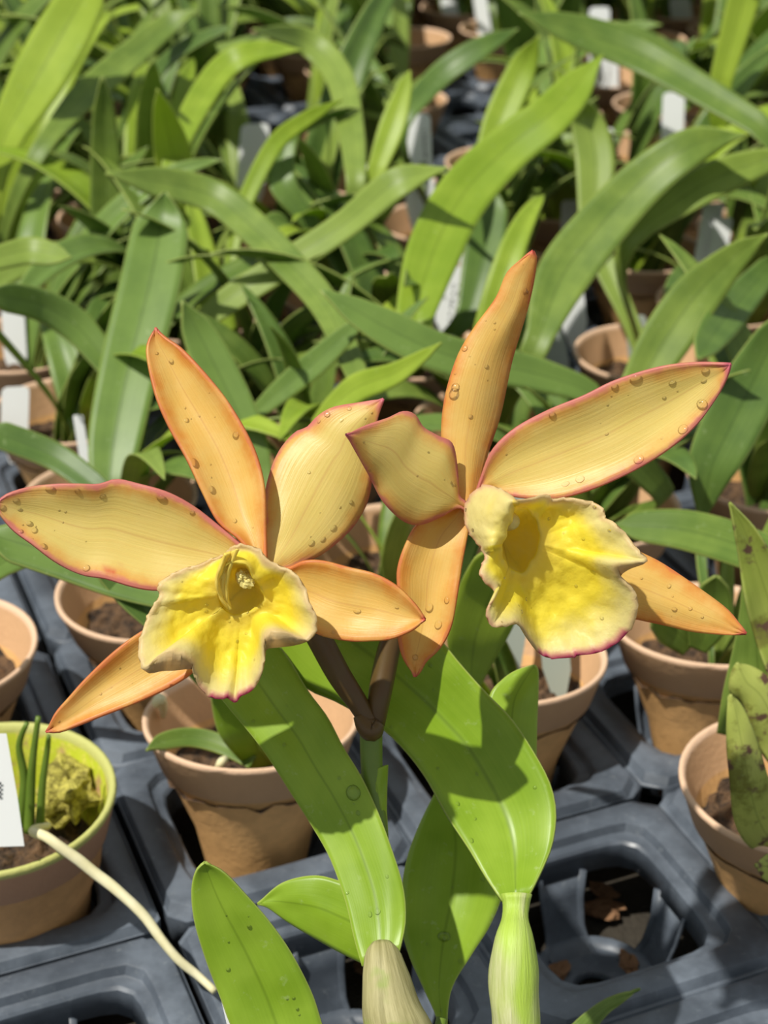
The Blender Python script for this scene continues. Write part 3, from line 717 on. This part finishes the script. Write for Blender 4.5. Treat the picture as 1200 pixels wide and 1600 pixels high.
# pseudobulbs wrapped in papery sheaths
soil = MP + Vector((0, 0, .05))
pb = tube('pseudobulb', [(U(597, 1478, .3825), .0026), (U(598, 1490, .381), .0040), (U(600, 1508, .380), .0048), (U(603, 1530, .379), .0056), (U(612, 1580, .378), .0070), (U(628, 1640, .377), .0082), (U(650, 1740, .377), .0070), (soil + Vector((-.006, .002, 0)), .0045)], M['sheath'], orchid, 24, 60, bump=.12)
tube('pseudobulb', [(U(806, 1398, .392), .0037), (U(806, 1415, .391), .0031), (U(805, 1438, .389), .0032), (U(803, 1475, .385), .0050), (U(803, 1530, .384), .0058), (U(806, 1600, .383), .0054), (U(800, 1700, .382), .0042), (soil + Vector((.009, .006, 0)), .003)], M['sheath_green'], orchid, 24, 60, bump=.10)
tube('leaf_stalk', [(U(690, 1590, .389), .0013), (U(694, 1640, .389), .0014), (soil + Vector((.002, .008, 0)), .002)], M['gstalk'], orchid, 10, 14)
tube('leaf_stalk', [(U(440, 1660, .376), .006), (U(520, 1740, .376), .004), (soil + Vector((-.010, .0, 0)), .003)], M['gstalk'], orchid, 12, 16)
# flower stalk with its joint
ped = tube('flower_stalk', [(U(597, 1480, .389), .0022), (U(594, 1400, .395), .0022), (U(590, 1300, .398), .0025), (U(582, 1220, .399), .0026), (U(580, 1150, .399), .0027), (U(583, 1134, .399), .0026)], M['gstalk'], orchid, 16, 40)
tube('bract', [(U(560, 1117, .397), .0014), (U(570, 1132, .397), .0024), (U(582, 1140, .397), .0029), (U(593, 1128, .397), .0014)], M['stalk'], ped, 14, 16)
petal('bract', [(562, 1210), (580, 1255), (592, 1320)], [(605, 1195), (603, 1260), (606, 1320)], .397, .397, 0, .4, M['leaf_main'], ped, 0)

def lip(name, outline, ctr, opening, edge_d, mouth_d, deep, deep_c, parent, pinkf, mid_bulge, ruffle, gold=lambda a: 1):
    """outline entries: (px, py, depth offset[, flap dx, flap dy])"""
    N = 144; OL = spline([(q[0], q[1], q[2] * 1.0, q[3] if len(q) > 3 else 0.0, q[4] if len(q) > 4 else 0.0) for q in outline], N, True, False)
    op = sorted([(math.atan2(y - ctr[1], x - ctr[0]), math.hypot(x - ctr[0], y - ctr[1]), dd) for x, y, dd in opening])
    def at(a):
        n = len(op)
        for k in range(n):
            a0, r0, d0 = op[k]; a1, r1, d1 = op[(k + 1) % n]
            if k == n - 1: a1 += 2 * math.pi
            aa = a if a >= op[0][0] else a + 2 * math.pi
            if a0 <= aa <= a1:
                t = (aa - a0) / (a1 - a0 + 1e-9); t = t * t * (3 - 2 * t); return r0 + (r1 - r0) * t, d0 + (d1 - d0) * t
        return op[0][1], op[0][2]
    rings = []; K1 = 26; K2 = 12
    ts = [-1] + [k / K1 for k in range(K1 + 1)] + [1 + (k + 1) / K2 for k in range(K2)]
    V = []; uv = []; ed = []; al = []; pk = []; prev_rows = []
    for t in ts:
        row = []
        for q in range(N):
            px, py, dd, fx, fy = OL[q]; a = math.atan2(py - ctr[1], px - ctr[0]); r0, od = at(a)
            mx, my = ctr[0] + math.cos(a) * r0, ctr[1] + math.sin(a) * r0
            jit = 1.6 * math.sin(q * 1.9) + 1.2 * math.sin(q * 3.3 + 1)
            de = edge_d + dd + ruffle * (math.sin(q / N * 2 * math.pi * 9) * .6 + math.sin(q / N * 2 * math.pi * 17 + 1) * .4)
            if t < 0: X, Y, D = px + fx, py + fy, de + (.0045 if fx or fy else .0006)
            elif t <= 1:
                fade = max(0, 1 - t * 6); X = px + (mx - px) * t + math.cos(a) * jit * fade; Y = py + (my - py) * t + math.sin(a) * jit * fade
                base = edge_d + dd; s = t * t * (3 - 2 * t)
                D = base + (mouth_d + od - base) * s + (de - base) * max(0, 1 - t * 2.2) + mid_bulge(a) * math.sin(math.pi * t)
                D += (.0009 * mnoise.noise(Vector((X * .03, Y * .03, 2))) + .0004 * mnoise.noise(Vector((X * .09, Y * .09, 5)))) * min(1, (1 - t) * 4)
            else:
                s = t - 1; X = mx + (deep_c[0] - mx) * s ** 1.5; Y = my + (deep_c[1] - my) * s ** 1.5; D = mouth_d + od + (deep - mouth_d - od) * math.sin(s * math.pi / 2)
            P = U(X, Y, D); row.append(P); V.append(P); uv.append((t, q / N)); al.append(min(max(t, 0), 1.0) * gold(a) if t <= 1 else .32)
            ed.append(max(t, 0) * math.hypot(px - mx, py - my) / F * edge_d * 1000); pk.append(pinkf(px, py) * max(0, 1 - max(t, 0) * 16))
        prev_rows.append(row)
    F_ = grid_faces(len(ts), N, True); F_.append(tuple(range((len(ts) - 1) * N, len(ts) * N)))
    o = mesh(name, V, F_, M['lip'], parent, uv, {'edge': ed, 'along': al, 'pink': pk}, .0006)
    s = Surf(); s.o = o; s.rows = prev_rows; return s

# ---- left bloom
fl = tube('flower', [(U(580, 1134, .398), .0022), (U(560, 1100, .398), .0025), (U(530, 1055, .397), .0029), (U(500, 1000, .395), .0030), (U(465, 940, .392), .0026), (U(435, 895, .386), .0024), (U(424, 880, .380), .0016)], M['stalk'], orchid, 16, 40)
fl['label'] = 'left bloom facing the camera'
P_, S_ = M['petal'], M['sepal']; LF = {}; DOFF = -.014
LF['d'] = petal('dorsal_sepal', [(400, 878), (374, 843), (341, 815), (316, 768), (291, 716), (264, 667), (243, 617), (230, 560), (231, 535), (243, 512)],
      [(416, 878), (415, 820), (412, 757), (396, 700), (363, 639), (330, 595), (287, 548), (262, 530), (250, 520), (243, 512)], .381, .392, .002, -.22, S_, fl, .0, 1, fold=.06)
LF['pl'] = petal('petal', [(410, 895), (330, 912), (290, 920), (240, 922), (205, 916), (165, 904), (128, 898), (90, 880), (50, 850), (20, 828), (-2, 800), (-6, 786)],
      [(400, 872), (345, 824), (305, 793), (262, 770), (215, 756), (182, 749), (155, 757), (122, 757), (85, 757), (48, 761), (12, 772), (-6, 786)], .382, .378, .004, -.16, P_, fl, .0007, 2)
at_ = LF['pl'].o.data.attributes.new('pink', 'FLOAT', 'POINT')      # a red bruise near the lower margin
at_.data.foreach_set('value', [max(0, 1 - ((proj(p)[0] - 178) / 22) ** 2 - ((proj(p)[1] - 896) / 10) ** 2) ** .5 for r_ in LF['pl'].rows for p in r_])
LF['pr'] = petal('petal', [(412, 884), (414, 820), (415, 772), (425, 730), (440, 700), (462, 676), (480, 668), (497, 650), (520, 637), (560, 630), (599, 623)],
      [(430, 890), (452, 888), (495, 870), (524, 850), (552, 822), (573, 785), (581, 748), (583, 715), (586, 680), (591, 650), (599, 623)], .383, .391, .003, .14, P_, fl, .0007, 3)
LF['sr'] = petal('lateral_sepal', [(415, 884), (450, 887), (475, 877), (505, 877), (545, 887), (585, 897), (620, 916), (648, 944), (664, 968)],
      [(415, 900), (445, 950), (475, 975), (500, 992), (545, 1001), (580, 1001), (612, 998), (645, 984), (664, 968)], .384, .377, .002, -.18, S_, fl, .0, 4, fold=-.03)
LF['sl'] = petal('lateral_sepal', [(400, 890), (330, 930), (270, 962), (220, 988), (177, 1020), (133, 1062), (108, 1090), (86, 1115), (72, 1144)],
      [(412, 900), (370, 990), (325, 1030), (280, 1065), (217, 1096), (160, 1118), (120, 1134), (92, 1144), (72, 1144)], .386, .379, .002, -.20, S_, fl, .0, 5)
out = [(381, 853, .003), (403, 859, .003), (421, 878, .003), (451, 891, .002), (464, 901, .001), (477, 923, 0), (483, 945, -.001), (493, 963, -.001), (492, 987, 0),
       (480, 1000, 0), (462, 996, -.001, -4, 11), (435, 988, -.002, 0, 22), (415, 998, 0, 0, 16), (412, 1035, .002), (405, 1059, .003), (392, 1078, .004), (376, 1086, .004), (367, 1096, .005), (356, 1089, .004),
       (336, 1090, .004), (317, 1078, .003), (305, 1057, .002), (298, 1036, .000, 2, 8), (282, 1024, -.002, -8, 22), (262, 1019, -.003, -8, 28), (243, 1030, -.003, -6, 20), (226, 1044, -.002, 4, 4), (219, 1028, 0), (219, 1003, .001), (226, 982, .002), (232, 963, .003), (242, 945, .004),
       (251, 931, .005), (248, 920, .005), (252, 910, .005), (272, 897, .005), (290, 889, .006), (307, 885, .006), (333, 874, .006), (350, 868, .005), (357, 862, .005), (366, 854, .004)]
opn = [(380, 880, -.004), (396, 902, -.002), (408, 918, .001), (414, 936, .003), (404, 948, .004), (385, 958, .005), (362, 962, .005), (345, 950, .003), (340, 925, 0), (345, 900, -.002), (358, 880, -.004)]
LF['lip'] = lip('lip', out, (378, 925), opn, .367, .372, .3815, (390, 910), fl, lambda x, y: 1 if (y > 1072 and x > 330) else (.35 if y > 1068 else 0),
    lambda a: (.0028 if -.5 < a < 3.0 else .0008), .0005)
tube('column', [(U(392, 884, .386), .0022), (U(386, 893, .380), .0024), (U(382, 902, .3745), .0021), (U(380, 907, .3725), .0012)], M['column'], fl, 14, 20)
lump('anther_cap', U(377, 900, .3715), .0011, M['column'], fl, 1, (1, 1, 1)); lump('anther_cap', U(386, 909, .3722), .0014, M['column'], fl, 4, (1, 1, 1))
petal('lip_fold', [(352, 866), (342, 890), (338, 915), (346, 940), (360, 952)], [(372, 858), (361, 884), (355, 910), (356, 930), (360, 952)], .3675, .375, .0, -.45, M['fold'], fl, 0)
sp = [(LF['pl'], u, v, r) for u, v, r in ((.93, .75, .0007), (.8, .93, .0009), (.72, .94, .0008), (.62, .9, .0007), (.40, .93, .0010), (.30, .94, .0007), (.97, .4, .0007), (.9, .55, .0005), (.86, .3, .0007), (.83, .27, .0008), (.78, .12, .0008), (.62, .06, .0009), (.87, .12, .0006))]
sp += [(LF['d'], u, v, r) for u, v, r in ((.5, .9, .0011), (.86, .6, .0006), (.62, .3, .0006), (.45, .12, .0010), (.33, .15, .0009), (.9, .35, .0005), (.2, .3, .0006))]
sp += [(LF['pr'], u, v, r) for u, v, r in ((.75, .12, .0008), (.86, .15, .0006), (.35, .9, .0007), (.3, .88, .0006), (.5, .92, .0007), (.25, .8, .0007), (.5, .4, .0005))]
sp += [(LF['sl'], u, v, r) for u, v, r in ((.45, .45, .0007), (.48, .7, .0009), (.55, .6, .0012), (.5, .55, .0004), (.42, .8, .0005), (.75, .5, .0004))]
sp += [(LF['sr'], u, v, r) for u, v, r in ((.6, .6, .0007), (.5, .95, .0005), (.8, .4, .0004))]
sp += [(LF['lip'], random.uniform(.2, .75), random.random(), random.uniform(.0002, .0004)) for _ in range(8)]
for k in ('pl', 'pr', 'd', 'sl'): sp += [(LF[k], random.uniform(.1, .95), random.uniform(.08, .92), random.uniform(.00015, .0004)) for _ in range(10)]
drops('water_drops', sp, fl)

# ---- right bloom
DOFF = 0.0
fr_ = tube('flower', [(U(588, 1134, .399), .0020), (U(592, 1095, .399), .0027), (U(600, 1050, .400), .0029), (U(612, 1000, .400), .0027), (U(640, 920, .399), .0024), (U(690, 840, .394), .0022), (U(728, 800, .386), .0014)], M['stalk'], orchid, 16, 40)
fr_['label'] = 'right bloom turned to the right'; RF = {}; DOFF = -.014
RF['d'] = petal('dorsal_sepal', [(722, 800), (712, 765), (695, 720), (690, 676), (696, 619), (715, 557), (741, 512), (775, 466), (792, 427), (815, 404), (833, 392)],
      [(740, 800), (748, 760), (761, 710), (781, 648), (798, 568), (812, 520), (824, 480), (833, 440), (837, 410), (837, 397), (833, 392)], .391, .392, .003, .20, S_, fr_, .0, 6, twist=.15)
RF['pl'] = petal('petal', [(730, 800), (714, 793), (690, 806), (656, 819), (628, 812), (599, 784), (577, 744), (554, 704), (541, 679)],
      [(730, 786), (716, 774), (714, 738), (706, 694), (685, 682), (661, 668), (647, 648), (628, 643), (605, 653), (571, 665), (541, 679)], .390, .371, .001, .16, P_, fr_, .0004, 7)
RF['pr'] = petal('petal', [(735, 800), (752, 745), (769, 704), (803, 670), (854, 642), (911, 619), (962, 594), (1030, 574), (1087, 567), (1142, 569)],
      [(740, 805), (764, 765), (803, 776), (860, 780), (917, 767), (985, 738), (1041, 704), (1087, 665), (1121, 619), (1136, 590), (1142, 569)], .391, .376, .004, -.14, P_, fr_, .0005, 8)
RF['sr'] = petal('lateral_sepal', [(735, 790), (850, 800), (940, 835), (1000, 863), (1034, 880), (1083, 913), (1133, 950), (1154, 974), (1166, 990)],
      [(735, 805), (830, 880), (920, 950), (993, 967), (1040, 977), (1083, 987), (1133, 992), (1152, 992), (1166, 990)], .394, .388, .002, .10, S_, fr_, .0, 9)
RF['sl'] = petal('lateral_sepal', [(722, 790), (690, 800), (653, 818), (633, 852), (621, 891), (622, 930), (620, 965), (622, 993), (630, 1027), (648, 1057)],
      [(732, 790), (733, 820), (722, 880), (715, 925), (707, 971), (696, 999), (682, 1018), (666, 1033), (656, 1050), (648, 1057)], .394, .390, .001, -.18, S_, fr_, .0, 10)
out = [(761, 760, .006), (778, 764, .002), (795, 773, -.001), (808, 783, -.002), (832, 779, .003), (853, 774, .005), (863, 781, .006), (888, 779, .006), (912, 783, .005), (930, 788, .005), (942, 797, .004), (945, 810, .003),
       (959, 818, .001), (979, 838, 0), (995, 860, -.001), (1010, 876, -.002), (988, 879, -.002, -4, 8), (963, 884, 0, 6, 14), (973, 906, .003), (988, 920, .003), (995, 942, .004), (990, 971, .006), (973, 994, .008),
       (954, 1009, .009), (930, 1019, .010), (905, 1022, .010), (888, 1026, .010), (857, 1026, .010), (840, 1016, .009), (823, 994, .006), (809, 974, .002), (789, 977, -.001), (769, 977, -.002), (761, 957, -.002), (768, 940, -.001), (775, 925, .001),
       (761, 911, 0), (751, 897, 0), (754, 884, .001), (759, 869, .002), (750, 852, .004), (740, 840, .006), (733, 829, .007), (727, 806, .009), (731, 783, .009), (745, 766, .008)]
opn = [(807, 789, -.003), (822, 792, 0), (834, 806, .002), (843, 829, .003), (843, 852, .003), (832, 876, .004), (815, 897, .004), (800, 893, .002), (786, 876, -.001), (783, 856, -.003), (790, 838, -.005), (798, 815, -.006)]
RF['lip'] = lip('lip', out, (812, 845), opn, .368, .373, .386, (782, 838), fr_, lambda x, y: 1 if (y > 985 and x > 840) else (.3 if x < 770 else 0),
    lambda a: (.0035 if -.9 < a < 1.9 else -.004 if (a < -1.6 or a > 2.9) else 0), .0006, lambda a: .28 if (a < -1.75 or a > 2.95) else 1)
tube('column', [(U(738, 806, .392), .0026), (U(765, 812, .387), .0026), (U(795, 814, .378), .0022), (U(803, 816, .3755), .0014)], M['column'], fr_, 14, 20)
sp = [(RF['pr'], u, v, r) for u, v, r in ((.42, .06, .0010), (.65, .10, .0010), (.72, .12, .0012), (.93, .3, .0009), (.8, .35, .0008), (.75, .45, .0006), (.86, .9, .0014), (.76, .93, .0012), (.6, .93, .0011), (.4, .9, .0010), (.35, .88, .0007), (.9, .5, .0006), (.55, .5, .0004))]
sp += [(RF['d'], u, v, r) for u, v, r in ((.42, .2, .0012), (.45, .2, .0010), (.6, .1, .0007), (.55, .6, .0006), (.85, .8, .0006), (.35, .5, .0006))]
sp += [(RF['sl'], u, v, r) for u, v, r in ((.62, .6, .0010), (.68, .8, .0009), (.55, .9, .0007), (.9, .5, .0008))]
sp += [(RF['sr'], u, v, r) for u, v, r in ((.7, .3, .0006), (.8, .5, .0005), (.75, .7, .0006), (.85, .6, .0004))]
sp += [(RF['lip'], random.uniform(.05, .55), random.random(), random.uniform(.0002, .0005)) for _ in range(16)]
for k in ('pl', 'pr', 'd', 'sr'): sp += [(RF[k], random.uniform(.1, .95), random.uniform(.08, .92), random.uniform(.00015, .0004)) for _ in range(10)]
drops('water_drops', sp, fr_)
sp = [(random.choice(S_leaf[:4]), random.uniform(.03, .75), random.uniform(.1, .9), random.uniform(.0002, .0006)) for _ in range(46)]
sp += [(S_leaf[0], .12, .55, .0010), (S_leaf[0], .4, .85, .0018), (S_leaf[2], .42, .55, .0018)]
drops('water_drops', sp, orchid)

DOFF = 0.0
# ------------------------------------------------------------------ litter on the bench
for k in range(16):
    px, py = random.choice([(random.uniform(860, 1180), random.uniform(1380, 1600)), (random.uniform(0, 1200), random.uniform(1100, 1600))])
    p = G(px, py, .004); o = lump('bark_chip', Vector((0, 0, 0)), random.uniform(.002, .004), M['chip'], None, k * 3.3, (1.6, .8, .5)); o.location = p; o.rotation_euler.z = random.uniform(0, 3)
    tag(o, 'small brown bark chip lying on the dark bench under the tray openings', 'bark chip', 'bark chips fallen under the trays')
fallen = petal('fallen_leaf', [(860, 1640), (905, 1590), (950, 1560), (1000, 1545)], [(900, 1650), (940, 1595), (970, 1568), (1000, 1545)], .455, .468, 0, .1, M['leaf_bg'], None)
tag(fallen.o, 'green leaf tip poking through the empty tray cell at the bottom right', 'leaf')
